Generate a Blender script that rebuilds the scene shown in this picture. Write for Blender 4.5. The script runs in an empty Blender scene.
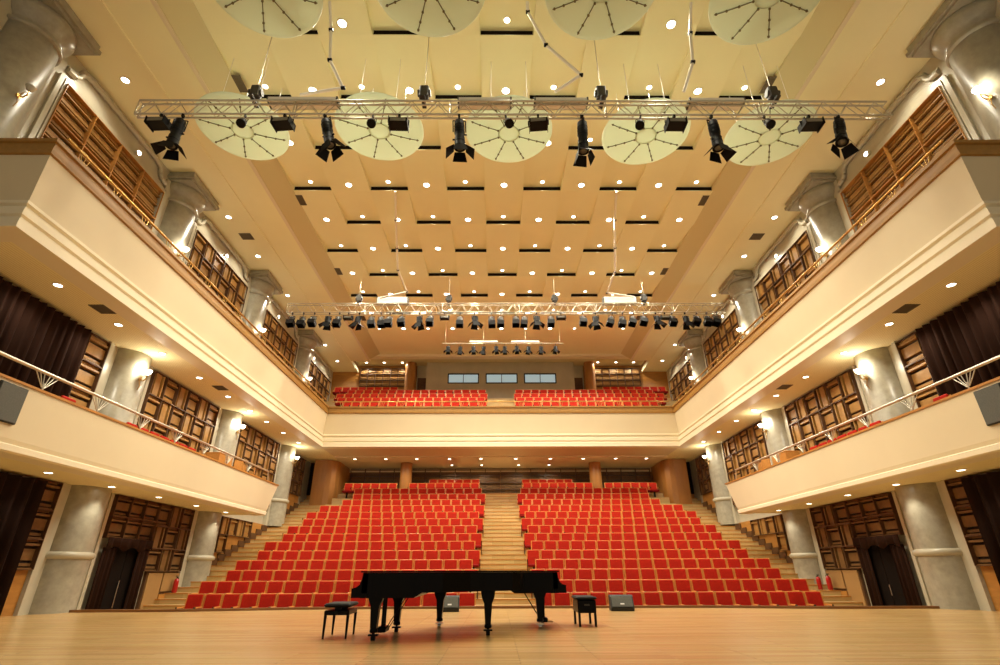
import bpy, math, random
from mathutils import Vector, Matrix
random.seed(7)
scn = bpy.context.scene
col = scn.collection
PI = math.pi
sin, cos = math.sin, math.cos

# ------------------------------------------------------------------ materials
def lin(c):
    return tuple(((v/255)/12.92 if v/255 <= .04045 else ((v/255+.055)/1.055)**2.4) for v in c)

def mat(name, rgb, rough=.6, metal=0, spec=.5, var=0, vscale=(1, 1, 1), bump=0, coat=0, emit=None, es=0):
    m = bpy.data.materials.new(name); m.use_nodes = True
    nt = m.node_tree; b = nt.nodes['Principled BSDF']
    c = lin(rgb)
    b.inputs['Base Color'].default_value = (*c, 1)
    b.inputs['Roughness'].default_value = rough
    b.inputs['Metallic'].default_value = metal
    b.inputs['Specular IOR Level'].default_value = spec
    if coat: b.inputs['Coat Weight'].default_value = coat; b.inputs['Coat Roughness'].default_value = .12
    if emit:
        b.inputs['Emission Color'].default_value = (*emit, 1); b.inputs['Emission Strength'].default_value = es
    if var:
        tc = nt.nodes.new('ShaderNodeTexCoord'); mp = nt.nodes.new('ShaderNodeMapping')
        mp.inputs['Scale'].default_value = vscale
        nz = nt.nodes.new('ShaderNodeTexNoise'); nz.inputs['Scale'].default_value = 1; nz.inputs['Detail'].default_value = 5
        nz.inputs['Roughness'].default_value = .6
        rp = nt.nodes.new('ShaderNodeValToRGB')
        rp.color_ramp.elements[0].position = .3; rp.color_ramp.elements[1].position = .7
        rp.color_ramp.elements[0].color = (*[v*(1-var) for v in c], 1)
        rp.color_ramp.elements[1].color = (*[min(1, v*(1+var)) for v in c], 1)
        nt.links.new(tc.outputs['Object'], mp.inputs[0]); nt.links.new(mp.outputs[0], nz.inputs['Vector'])
        nt.links.new(nz.outputs[0], rp.inputs[0]); nt.links.new(rp.outputs[0], b.inputs['Base Color'])
        if bump:
            bp = nt.nodes.new('ShaderNodeBump'); bp.inputs['Strength'].default_value = bump; bp.inputs['Distance'].default_value = .02
            nt.links.new(nz.outputs[0], bp.inputs['Height']); nt.links.new(bp.outputs[0], b.inputs['Normal'])
    return m

def planks(name, a, c, bw, rh, rough, mort=.01, swap=False, spec=.5, rot=None):
    m = mat(name, a, rough, spec=spec); nt = m.node_tree; b = nt.nodes['Principled BSDF']
    tc = nt.nodes.new('ShaderNodeTexCoord'); mp = nt.nodes.new('ShaderNodeMapping')
    if rot: mp.inputs['Rotation'].default_value = rot
    br = nt.nodes.new('ShaderNodeTexBrick'); br.inputs['Scale'].default_value = 1
    br.inputs['Brick Width'].default_value = bw; br.inputs['Row Height'].default_value = rh
    br.inputs['Mortar Size'].default_value = mort; br.inputs['Mortar Smooth'].default_value = .3
    br.inputs['Color1'].default_value = (*lin(a), 1); br.inputs['Color2'].default_value = (*lin(c), 1)
    br.inputs['Mortar'].default_value = (*[v*.62 for v in lin(c)], 1)
    nz = nt.nodes.new('ShaderNodeTexNoise'); m2 = nt.nodes.new('ShaderNodeMapping'); m2.inputs['Scale'].default_value = (1.2, 22, 22)
    nz.inputs['Scale'].default_value = 1; nz.inputs['Detail'].default_value = 6
    mx = nt.nodes.new('ShaderNodeMix'); mx.data_type = 'RGBA'; mx.blend_type = 'MULTIPLY'; mx.inputs[0].default_value = .35
    nt.links.new(tc.outputs['Object'], mp.inputs[0]); nt.links.new(mp.outputs[0], br.inputs['Vector'])
    nt.links.new(mp.outputs[0], m2.inputs[0]); nt.links.new(m2.outputs[0], nz.inputs['Vector'])
    nt.links.new(br.outputs['Color'], mx.inputs[6]); nt.links.new(nz.outputs['Color'], mx.inputs[7])
    nt.links.new(mx.outputs[2], b.inputs['Base Color'])
    return m

def lined(name, a, c, pitch, axis, rough=.8):
    """paint with a fine row of grooves / perforations along one axis"""
    m = mat(name, a, rough); nt = m.node_tree; b = nt.nodes['Principled BSDF']
    tc = nt.nodes.new('ShaderNodeTexCoord'); sp = nt.nodes.new('ShaderNodeSeparateXYZ')
    ml = nt.nodes.new('ShaderNodeMath'); ml.operation = 'MULTIPLY'; ml.inputs[1].default_value = 1/pitch
    fr = nt.nodes.new('ShaderNodeMath'); fr.operation = 'FRACT'
    gt = nt.nodes.new('ShaderNodeMath'); gt.operation = 'GREATER_THAN'; gt.inputs[1].default_value = .8
    mx = nt.nodes.new('ShaderNodeMix'); mx.data_type = 'RGBA'
    mx.inputs[6].default_value = (*lin(a), 1); mx.inputs[7].default_value = (*lin(c), 1)
    nt.links.new(tc.outputs['Object'], sp.inputs[0]); nt.links.new(sp.outputs[axis], ml.inputs[0])
    nt.links.new(ml.outputs[0], fr.inputs[0]); nt.links.new(fr.outputs[0], gt.inputs[0])
    nt.links.new(gt.outputs[0], mx.inputs[0]); nt.links.new(mx.outputs[2], b.inputs['Base Color'])
    return m

M = dict(
    ceil=mat('ceiling_paint', (244, 238, 196), .75, var=.03, vscale=(.4, .4, .4)),
    band=mat('ceiling_cove_paint', (212, 200, 156), .7),
    cream=mat('cream_paint', (216, 200, 166), .6, var=.03, vscale=(.5, .5, .5)),
    white=mat('white_moulding', (232, 220, 190), .55),
    soffit=lined('perforated_soffit', (242, 230, 180), (212, 196, 146), .075, 0),
    stone=mat('beige_marble', (158, 152, 134), .3, spec=.5, var=.16, vscale=(5, 5, 5)),
    stonew=mat('pale_marble', (184, 177, 156), .3, var=.06, vscale=(2, 2, 1)),
    stage=planks('stage_boards', (210, 174, 116), (192, 152, 94), 1.8, .09, .26, .004),
    lip=mat('stage_edge_wood', (128, 84, 42), .4, var=.1, vscale=(1, 8, 8)),
    step=planks('aisle_step_wood', (218, 186, 130), (202, 168, 110), .9, .12, .38, .004),
    orange=mat('honey_wood', (180, 124, 58), .38, var=.14, vscale=(9, 2, 9)),
    railw=mat('parapet_wood', (158, 116, 52), .5, var=.12, vscale=(9, 2, 9)),
    orangep=mat('honey_wood_panel', (172, 120, 56), .4, var=.16, vscale=(2, 2, 9)),
    pillarw=mat('veneered_pillar', (168, 114, 56), .35, var=.18, vscale=(2, 2, .5)),
    dwood=mat('dark_brown_wood', (84, 54, 28), .5, var=.2, vscale=(4, 4, 4)),
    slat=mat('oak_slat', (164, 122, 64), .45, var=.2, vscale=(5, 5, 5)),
    slatd=mat('shaded_oak_slat', (116, 82, 42), .5, var=.2, vscale=(5, 5, 5)),  # darker copy of the oak slat, shade of the dim panels put into its colour
    back=mat('panel_backing', (40, 25, 14), .8),
    tan=mat('tan_panel', (160, 122, 72), .6, var=.06, vscale=(3, 3, 3)),
    curtain=mat('brown_velvet', (46, 26, 17), .9, spec=.15),
    curtaind=mat('dark_velvet', (34, 18, 12), .9, spec=.15),
    black=mat('black_lacquer', (4, 3, 3), .32, spec=.12),
    blackm=mat('black_metal', (7, 6, 6), .6, spec=.2),
    greym=mat('grey_metal', (62, 60, 56), .5, metal=.3),
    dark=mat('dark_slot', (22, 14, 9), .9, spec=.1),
    alu=mat('aluminium', (205, 200, 185), .35, metal=.8),
    brass=mat('brass', (205, 165, 95), .28, metal=.9),
    chrome=mat('chrome', (215, 210, 200), .18, metal=1),
    red=mat('red_fabric', (176, 32, 14), .8, spec=.2, var=.12, vscale=(14, 14, 14)),
    redd=mat('dark_red_fabric', (128, 12, 10), .85, spec=.2),
    swood=mat('seat_wood', (214, 140, 66), .35, var=.1, vscale=(3, 3, 14)),
    green=mat('pale_green_acrylic', (234, 243, 226), .35, spec=.5),
    rib=mat('rib_metal', (112, 104, 74), .5),
    conduit=mat('white_conduit', (244, 240, 228), .4),
    grille=mat('vent_grey', (96, 84, 64), .6),
    spk=mat('speaker_cloth', (92, 92, 86), .9, var=.15, vscale=(40, 40, 40)),
    mon=mat('speaker_black', (34, 34, 34), .6),
    badge=mat('white_badge', (225, 225, 225), .4),
    ext=mat('extinguisher_red', (170, 22, 18), .3),
    lens=mat('lamp_lens', (255, 250, 235), .3, emit=(1, .93, .78), es=14),
    glow=mat('sconce_glass', (255, 250, 235), .3, emit=(1, .88, .66), es=16),
    offglass=mat('unlit_glass', (190, 184, 165), .25),
    glass=mat('glowing_booth_glass', (150, 176, 182), .12, spec=.8, emit=(.62, .82, .86), es=.55),  # panes emit a bluish glow standing in for the lit booth interior
    paper=mat('pale_box', (216, 210, 196), .6),
    lensd=mat('stage_lamp_lens', (120, 116, 104), .15, spec=.8),
)

def translucent(m, f):
    nt = m.node_tree; b = nt.nodes['Principled BSDF']; t = nt.nodes.new('ShaderNodeBsdfTranslucent'); t.inputs[0].default_value = b.inputs['Base Color'].default_value
    x = nt.nodes.new('ShaderNodeMixShader'); x.inputs[0].default_value = f; o = nt.nodes['Material Output']
    nt.links.new(b.outputs[0], x.inputs[1]); nt.links.new(t.outputs[0], x.inputs[2]); nt.links.new(x.outputs[0], o.inputs[0])
translucent(M['green'], .4)
# ------------------------------------------------------------------ mesh builder
class MB:
    def __init__(s): s.v = []; s.f = []; s.mi = []; s.sm = []; s.M = Matrix.Identity(4); s.k = 0
    def add(s, vs, fs, smooth=False):
        n = len(s.v); s.v += [tuple(s.M @ Vector(v)) for v in vs]
        for f in fs: s.f.append(tuple(i+n for i in f)); s.mi.append(s.k); s.sm.append(smooth)
        return s
    def box(s, x0, x1, y0, y1, z0, z1):
        if x0 > x1: x0, x1 = x1, x0
        if y0 > y1: y0, y1 = y1, y0
        v = [(x, y, z) for z in (z0, z1) for y in (y0, y1) for x in (x0, x1)]
        return s.add(v, [(0, 2, 3, 1), (4, 5, 7, 6), (0, 1, 5, 4), (2, 6, 7, 3), (0, 4, 6, 2), (1, 3, 7, 5)])
    def bbox(s, x0, x1, y0, y1, z0, z1, b=.01):
        """box with chamfered edges"""
        if x0 > x1: x0, x1 = x1, x0
        if y0 > y1: y0, y1 = y1, y0
        b = min(b, (x1-x0)*.45, (y1-y0)*.45, (z1-z0)*.45)
        L = []
        for z, e in ((z0, b), (z0+b, 0), (z1-b, 0), (z1, b)):
            c = b if e == 0 else b*1.0
            xa, xb, ya, yb = x0+e, x1-e, y0+e, y1-e
            L.append([(xa+c, ya, z), (xb-c, ya, z), (xb, ya+c, z), (xb, yb-c, z), (xb-c, yb, z), (xa+c, yb, z), (xa, yb-c, z), (xa, ya+c, z)])
        v = sum(L, []); f = [tuple(reversed(range(8))), tuple(range(24, 32))]
        for r in range(3):
            for i in range(8): f.append((r*8+i, r*8+(i+1) % 8, r*8+8+(i+1) % 8, r*8+8+i))
        return s.add(v, f)
    def prism(s, pts, a, b, axis='y'):
        """polygon pts (2D) extruded along axis from a to b"""
        n = len(pts)
        def P(p, t): return {'x': (t, p[0], p[1]), 'y': (p[0], t, p[1]), 'z': (p[0], p[1], t)}[axis]
        v = [P(p, a) for p in pts]+[P(p, b) for p in pts]
        return s.add(v, [tuple(range(n))[::-1], tuple(range(n, 2*n))]+[(i, (i+1) % n, n+(i+1) % n, n+i) for i in range(n)])
    def cyl(s, p0, p1, r0, r1=None, n=10, smooth=True, caps=True):
        r1 = r0 if r1 is None else r1
        p0, p1 = Vector(p0), Vector(p1); d = (p1-p0)
        if d.length < 1e-6: return s
        q = d.to_track_quat('Z', 'Y').to_matrix()
        v = []
        for p, r in ((p0, r0), (p1, r1)):
            for i in range(n):
                a = 2*PI*i/n; v.append(tuple(p+q @ Vector((r*cos(a), r*sin(a), 0))))
        s.add(v, [(i, (i+1) % n, n+(i+1) % n, n+i) for i in range(n)], smooth)
        if caps: s.add(v, [tuple(range(n))[::-1], tuple(range(n, 2*n))])
        return s
    def tube(s, pts, r, n=6):
        for a, b in zip(pts, pts[1:]): s.cyl(a, b, r, r, n)
        return s
    def lathe(s, prof, c=(0, 0, 0), n=24, a0=0, a1=2*PI, smooth=True, caps=True):
        full = abs(a1-a0-2*PI) < 1e-6; m = n if full else n+1
        v = [(c[0]+r*cos(a0+(a1-a0)*i/n), c[1]+r*sin(a0+(a1-a0)*i/n), c[2]+z) for r, z in prof for i in range(m)]
        f = []
        for k in range(len(prof)-1):
            for i in range(n):
                j = (i+1) % m
                f.append((k*m+i, k*m+j, (k+1)*m+j, (k+1)*m+i))
        s.add(v, f, smooth)
        if full and caps:
            s.add(v, [tuple(range(m))[::-1], tuple(range((len(prof)-1)*m, len(prof)*m))])
        return s
    def build(s, name, m, parent=None, loc=None, kind=None):
        me = bpy.data.meshes.new(name); me.from_pydata(s.v, [], s.f)
        for x in (m if isinstance(m, (list, tuple)) else [m]): me.materials.append(x)
        me.polygons.foreach_set('material_index', s.mi); me.polygons.foreach_set('use_smooth', s.sm)
        me.update()
        o = bpy.data.objects.new(name, me); col.objects.link(o)
        if parent: o.parent = parent
        if loc: o.location = loc
        if kind: o['kind'] = kind
        return o

def tag(o, label, cat, group=None, kind=None):
    o['label'] = label; o['category'] = cat
    if group: o['group'] = group
    elif 'group' in o: del o['group']
    if kind: o['kind'] = kind
    return o
def thing(name, label, cat, loc=(0, 0, 0), rz=0, group=None):
    o = bpy.data.objects.new(name, None); col.objects.link(o)
    o.location = loc; o.rotation_euler = (0, 0, rz); o.empty_display_size = .2
    return tag(o, label, cat, group)
KIDS = {}
def kids(o):
    if o.name not in KIDS: KIDS[o.name] = list(o.children)
    return KIDS[o.name]
def dup(o, loc=None, label=None, rz=None, parent=None, rot=None):
    c = o.copy(); col.objects.link(c)
    if parent: c.parent = parent
    if loc is not None: c.location = loc
    if rz is not None: c.rotation_euler = (0, 0, rz)
    if rot is not None: c.rotation_euler = rot
    if label: c['label'] = label
    for ch in kids(o): dup(ch, parent=c)
    return c
ORD = 'first second third fourth fifth sixth seventh eighth ninth tenth eleventh twelfth thirteenth fourteenth fifteenth sixteenth seventeenth eighteenth nineteenth twentieth'.split()
SIDE = {-1: 'left-side', 1: 'right-side'}

# ------------------------------------------------------------------ section heights
WX = 12.0
TOPZ = [.36, .68, 1.0, 1.33, 1.68, 2.06, 2.42, 2.82, 3.22, 3.63, 4.06, 4.48, 4.92, 5.37, 5.84, 6.22]
ROWY = [17.0+1.08*k for k in range(16)]
FLZ = [z-.95 for z in TOPZ]
def hY(y):
    """interpolated rake height"""
    if y <= ROWY[0]-.6: return FLZ[0]
    for i in range(15):
        if y <= ROWY[i+1]-.6:
            t = (y-(ROWY[i]-.6))/1.08
            return FLZ[i]+(FLZ[i+1]-FLZ[i])*t
    return FLZ[15]
YB = 34.6   # rear wall

# ------------------------------------------------------------------ stage
edge = [(-12, 15.3), (-9.2, 15.32), (-8.2, 15.45), (-7, 15.7), (-5.8, 15.98), (-4.6, 16.08), (0, 16.12),
        (4.6, 16.08), (5.8, 15.98), (7, 15.7), (8.2, 15.45), (9.2, 15.32), (12, 15.3)]
b = MB(); b.prism([(-12, -3), (12, -3)]+[(x, y-.14) for x, y in edge[::-1]], -.08, 0, 'z')
b.build('floor_stage', M['stage'], kind='structure')
b = MB()
for (xa, ya), (xb, yb) in zip(edge, edge[1:]):
    b.prism([(xa, ya-.14), (xb, yb-.14), (xb, yb), (xa, ya)], -.6, .06, 'z')
b.build('trim_stage', M['lip'], kind='structure')
# ------------------------------------------------------------------ raked floor
b = MB()
b.box(-12, 12, 15.3, ROWY[0]-.6, -.9, FLZ[0])
for i in range(16):
    y0 = ROWY[i]-.6; y1 = ROWY[i]+.48 if i < 15 else YB
    w = 9.95
    b.box(-w, -1.15, y0, y1, -.9, FLZ[i]); b.box(1.15, w, y0, y1, -.9, FLZ[i])
b.build('floor', M['step'], kind='structure')
for nm, xa, xb, dl in (('floor_centre_aisle', -1.15, 1.15, 0), ('floor_left_aisle', -12, -9.95, 1.1), ('floor_right_aisle', 9.95, 12, 1.1)):
    b = MB(); y = ROWY[0]-.6
    while y < 33.4:
        z = hY(y-dl+.27)
        b.k = 0; b.box(xa, xb, y, y+.54, -.9, z)
        b.k = 1; b.box(xa, xb, y-.015, y+.02, z-.03, z+.004)
        y += .54
    b.k = 0; b.box(xa, xb, y, YB, -.9, hY(y))
    b.build(nm, [M['step'], M['orange']], kind='structure')
# ------------------------------------------------------------------ shell walls
for s, nm in ((-1, 'wall_left'), (1, 'wall_right')):
    b = MB(); b.box(s*12, s*12.4, 3, YB, -.9, 15); b.build(nm, M['stonew'], kind='structure')
b = MB(); b.box(-12.4, 12.4, YB, YB+.3, -.9, 16); b.build('wall_back', M['orangep'], kind='structure')
b = MB(); b.box(-12, 12, YB-.06, YB-.002, 6.9, 7.25); b.build('trim_back', M['cream'], kind='structure')

# ------------------------------------------------------------------ ceiling
PX, PY_, CZ = 1.478, 2.114, 14.3
XC = lambda i: .03+PX*i
YBnd = lambda j: 15.64+PY_*j
b = MB()
b.k = 0
b.add([(-8.13, 1, CZ), (8.16, 1, CZ), (8.16, YBnd(-5), CZ), (-8.13, YBnd(-5), CZ)], [(0, 1, 2, 3)])
ye = YBnd(6)
b.add([(-8.13, ye, CZ), (8.16, ye, CZ), (8.16, 32.0, CZ), (-8.13, 32.0, CZ)], [(0, 1, 2, 3)])
RISE = .2
for j in range(-4, 7):
    for i in range(-5, 6):
        x0, x1 = XC(i)-PX/2, XC(i)+PX/2; y0, y1 = YBnd(j-1), YBnd(j)
        sl = (i+j) % 2 != 0 and j < 6
        b.k = 0
        if not sl:
            b.add([(x0, y0, CZ), (x1, y0, CZ), (x1, y1, CZ), (x0, y1, CZ)], [(0, 1, 2, 3)])
        else:
            h = RISE
            b.add([(x0, y0, CZ), (x1, y0, CZ), (x1, y1, CZ+h), (x0, y1, CZ+h), (x1, y1, CZ), (x0, y1, CZ)],
                  [(0, 1, 2, 3), (0, 3, 5), (1, 4, 2)])
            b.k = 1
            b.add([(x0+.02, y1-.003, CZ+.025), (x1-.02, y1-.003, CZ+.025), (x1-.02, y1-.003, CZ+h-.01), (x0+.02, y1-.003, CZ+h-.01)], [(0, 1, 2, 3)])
            b.k = 0
            b.add([(x0, y1, CZ), (x1, y1, CZ), (x1, y1, CZ+h), (x0, y1, CZ+h)], [(0, 1, 2, 3)])
b.build('ceiling', [M['ceil'], M['dark']], kind='structure')
for s, nm in ((-1, 'left'), (1, 'right')):
    b = MB()
    # side strip: wall strip at 14.0, small step, panel, lip
    b.box(s*12.4, s*10.2, 1, YB, 14.0, 14.2)
    b.box(s*10.2, s*8.84, 1, 32.4, 13.96, 14.2)
    b.box(s*10.26, s*10.16, 1, YB, 13.92, 14.1)
    b.build('ceiling_side_'+nm, M['ceil'], kind='structure')
    b = MB()
    b.prism([(s*8.86, 13.93), (s*8.78, 13.93), (s*8.12, 14.32), (s*8.12, 14.5), (s*8.86, 14.5)], 1, 32.0, 'y')
    b.build('trim_cove_'+nm, M['band'], kind='structure')
    b = MB(); b.box(s*8.93, s*8.80, 1, 32.3, 13.90, 13.97); b.build('trim_lip_'+nm, M['white'], kind='structure')
b = MB(); b.box(-10.2, 10.2, 32.0, 32.5, 14.12, 14.6); b.build('trim_rear_beam', M['white'], kind='structure')
b = MB(); b.box(-10.2, 10.2, 32.5, YB, 14.45, 14.65); b.build('ceiling_rear', M['band'], kind='structure')

# ------------------------------------------------------------------ upper gallery (U-shaped)
def sweep_u(prof, name, m, hw=9.87, yf=8.42, yb=28.3, closed=False):
    b = MB(); n = len(prof)
    st = []
    for (d, z) in prof:
        st.append([(-12, yf-d, z), (-hw+d, yf-d, z), (-hw+d, yb-d, z), (hw-d, yb-d, z), (hw-d, yf-d, z), (12, yf-d, z)])
    v = [p for r in st for p in r]; f = []
    for k in range(n if closed else n-1):
        k2 = (k+1) % n
        for i in range(5): f.append((k*6+i, k*6+i+1, k2*6+i+1, k2*6+i))
    b.add(v, f)
    if closed: b.add(v, [tuple(k*6 for k in range(n)), tuple(k*6+5 for k in range(n))])
    return b.build(name, m, kind='structure')
sweep_u([(-.55, 7.21), (.0, 7.21), (.0, 7.42), (-.07, 7.46), (-.07, 7.5), (-.02, 7.54), (-.02, 7.7), (-.1, 7.74), (-.1, 7.79),
         (-.04, 7.83), (-.04, 7.9), (-.12, 7.94)], 'trim_gallery', M['white'])
sweep_u([(-.12, 7.94), (.0, 9.06), (.0, 9.1)], 'wall_gallery_front', M['cream'])
sweep_u([(.0, 9.08), (.05, 9.1), (.06, 9.2), (.02, 9.23), (.02, 9.4), (.07, 9.42), (.07, 9.5), (-.24, 9.5), (-.24, 8.6)], 'trim_gallery_rail', M['railw'])
for s, nm in ((-1, 'left'), (1, 'right')):
    b = MB(); b.box(s*12, s*9.98, 8.5, YB, 7.22, 7.4)
    b.build('ceiling_under_gallery_'+nm, M['soffit'], kind='structure')
    b = MB(); b.box(s*12, s*10.0, 8.5, YB, 8.4, 8.6); b.build('floor_gallery_'+nm, M['step'], kind='structure')
b = MB(); b.box(-9.98, 9.98, 28.42, 30.9, 7.22, 7.4); b.box(-9.98, 9.98, 30.9, YB, 7.16, 7.4)
b.build('ceiling_under_gallery_back', M['cream'], kind='structure')
BTOP = [10.07, 10.64, 11.2, 11.77, 12.25]
BROWY = [29.25+.93*k for k in range(5)]
b = MB()
for i in range(5):
    y0 = BROWY[i]-.55 if i else 28.5; y1 = BROWY[i]+.38 if i < 4 else YB
    w = 10.0 if i == 0 else 11.3
    b.box(-w, w, y0, y1, 8.0, BTOP[i]-.95)
    if i: # half steps in the centre passage
        b.box(-.75, .75, y0-.4, y0, 8.0, BTOP[i]-.95-.28)
for s in (-1, 1):
    b.box(s*11.3, s*12, 29.6, YB, 8.6, 9.6)
    b.box(s*11.3, s*12, 31.2, YB, 8.6, 10.4)
b.build('floor_gallery_back', M['step'], kind='structure')
# gallery handrails (tube with little scroll supports)
def gallery_rail(pts, name, label):
    r = thing(name, label, 'handrail', (pts[0][0], pts[0][1], 9.5))
    def L(p, z): return (p[0]-pts[0][0], p[1]-pts[0][1], z-9.5)
    b = MB(); b.tube([L(p, 9.84) for p in pts], .034, 8); b.build('rail_tube', M['brass'], r)
    for p, q in zip(pts, pts[1:]):
        d = (Vector(q)-Vector(p)); n = max(1, int(d.length/1.1)); u = d.normalized()
        for k in range(n):
            c = Vector(p)+d*((k+.5)/n); b = MB()
            for t in (-.14, 0, .14):
                b.cyl(L((c.x+u.x*t*.3, c.y+u.y*t*.3), 9.5), L((c.x+u.x*t, c.y+u.y*t), 9.83), .012, .012, 5)
            b.build('rail_bracket', M['brass'], r)
    return r
gallery_rail([(-9.97, 8.7), (-9.97, 28.1)], 'gallery_handrail', 'slim brass handrail along the left-side parapet of the upper gallery')
gallery_rail([(9.97, 8.7), (9.97, 28.1)], 'gallery_handrail', 'slim brass handrail along the right-side parapet of the upper gallery')
gallery_rail([(-9.7, 28.46), (9.7, 28.46)], 'gallery_handrail', 'slim brass handrail across the rear parapet of the upper gallery')

# ------------------------------------------------------------------ mid side galleries
def yend(z): return 22.75+(z-3.1)/1.4*.85
for s, nm in ((-1, 'left'), (1, 'right')):
    def strip(prof, name, m, close=True):
        b = MB(); n = len(prof)
        v = [(s*(10-d), 4, z) for d, z in prof]+[(s*(10-d), yend(z), z) for d, z in prof]
        f = [(i, i+1, n+i+1, n+i) for i in range(n-1)]
        if close: f += [(n-1, 0, n, 2*n-1), tuple(range(n)), tuple(range(n, 2*n))]
        b.add(v, f); return b.build(name, m, kind='structure')
    strip([(-.22, 3.2), (-.03, 3.22), (0, 3.36), (.02, 4.42), (-.3, 4.42), (-.3, 3.2)], 'wall_side_gallery_'+nm, M['cream'])
    strip([(-.5, 3.1), (-.02, 3.1), (.04, 3.13), (.04, 3.24), (-.04, 3.28), (-.5, 3.28)], 'trim_side_gallery_'+nm, M['white'])
    strip([(.05, 4.42), (.05, 4.47), (-.32, 4.47), (-.32, 4.42)], 'trim_side_coping_'+nm, M['orange'])
    b = MB(); b.box(s*12, s*10.3, 4, 22.7, 3.12, 3.3); b.build('ceiling_side_gallery_'+nm, M['soffit'], kind='structure')
    b = MB(); b.box(s*12, s*10.3, 4, 23.0, 3.3, 3.92); b.build('floor_side_gallery_'+nm, M['step'], kind='structure')
    # railing with fan brackets
    r = thing('balcony_railing', 'pale metal railing with fan-shaped brackets above the %s lower balcony front' % SIDE[s], 'railing', (s*10.12, 6, 4.47))
    b = MB(); b.cyl((0, -1, .42), (0, 16.6, .42), .035, .035, 10); b.cyl((0, 16.6, .42), (0, 16.75, 0), .03, .03, 8)
    b.build('rail_tube', M['alu'], r)
    for k in range(10):
        y = -.4+1.68*k; b = MB()
        b.box(-.03, .03, y-.05, y+.05, 0, .03)
        for t in (-.32, -.2, -.08, .08, .2, .32):
            b.cyl((0, y+t*.12, .1), (0, y+t, .41), .011, .011, 5)
        b.cyl((0, y, 0), (0, y, .2), .02, .02, 6)
        b.build('fan_bracket', M['alu'], r)
    # grey speaker on the balcony front
    r = thing('front_fill_speaker', 'flat grey cloth-covered speaker mounted on the %s lower balcony front' % SIDE[s], 'speaker', (s*9.98, 9.85 if s < 0 else 10.1, 3.62))
    b = MB(); b.bbox(-.02, .04, -.32, .32, 0, .74, .01) if s < 0 else b.bbox(-.04, .02, -.32, .32, 0, .74, .01)
    b.build('cabinet', M['mon'], r)
    b = MB(); b.bbox(*((.04, .055) if s < 0 else (-.055, -.04)), -.3, .3, .02, .72, .004); b.build('grille', M['spk'], r)

# ------------------------------------------------------------------ columns
COLY = [8.58, 15.18, 21.78, 28.38]
RINGZ = [1.35, 1.35, 1.45, 4.35]
CN = ['nearest the stage', 'second from the stage', 'third from the stage', 'fourth from the stage']
for s, nm in ((-1, 'left'), (1, 'right')):
    for k, yc in enumerate(COLY):
        r = thing('marble_column', 'tall round beige marble column, %s along the %s wall' % (CN[k], SIDE[s]), 'column', (s*12, yc, 0))
        z0 = [-.6, -.6, .2, 3.1][k]
        b = MB(); b.lathe([(.64, z0), (.64, 13.0), (.62, 13.02)], n=40)
        b.build('shaft', M['stone'], r)
        b = MB(); b.lathe([(.64, 12.9), (.7, 12.93), (.7, 13.0), (.64, 13.05), (.64, 13.15), (.72, 13.25), (.82, 13.45), (.83, 13.6), (.8, 13.64)], n=40)
        b.box(-.86, .86, -.86, .86, 13.64, 13.72); b.box(-.93, .93, -.93, .93, 13.72, 13.84); b.box(-.88, .88, -.88, .88, 13.84, 14.0)
        b.build('capital', M['stone'], r)
        b = MB(); zr = RINGZ[k]
        b.lathe([(.65, zr-.09), (.69, zr-.07), (.72, zr-.03), (.72, zr+.03), (.69, zr+.07), (.65, zr+.09)], n=40)
        b.build('ring', M['stonew'], r)
        b = MB()
        b.box(0, -s*.1, -.97, .97, z0, 13.6)
        b.box(0, -s*.17, -1.03, -.9, z0, 13.0); b.box(0, -s*.17, .9, 1.03, z0, 13.0)
        b.build('pilaster', M['stonew'], r)

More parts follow.
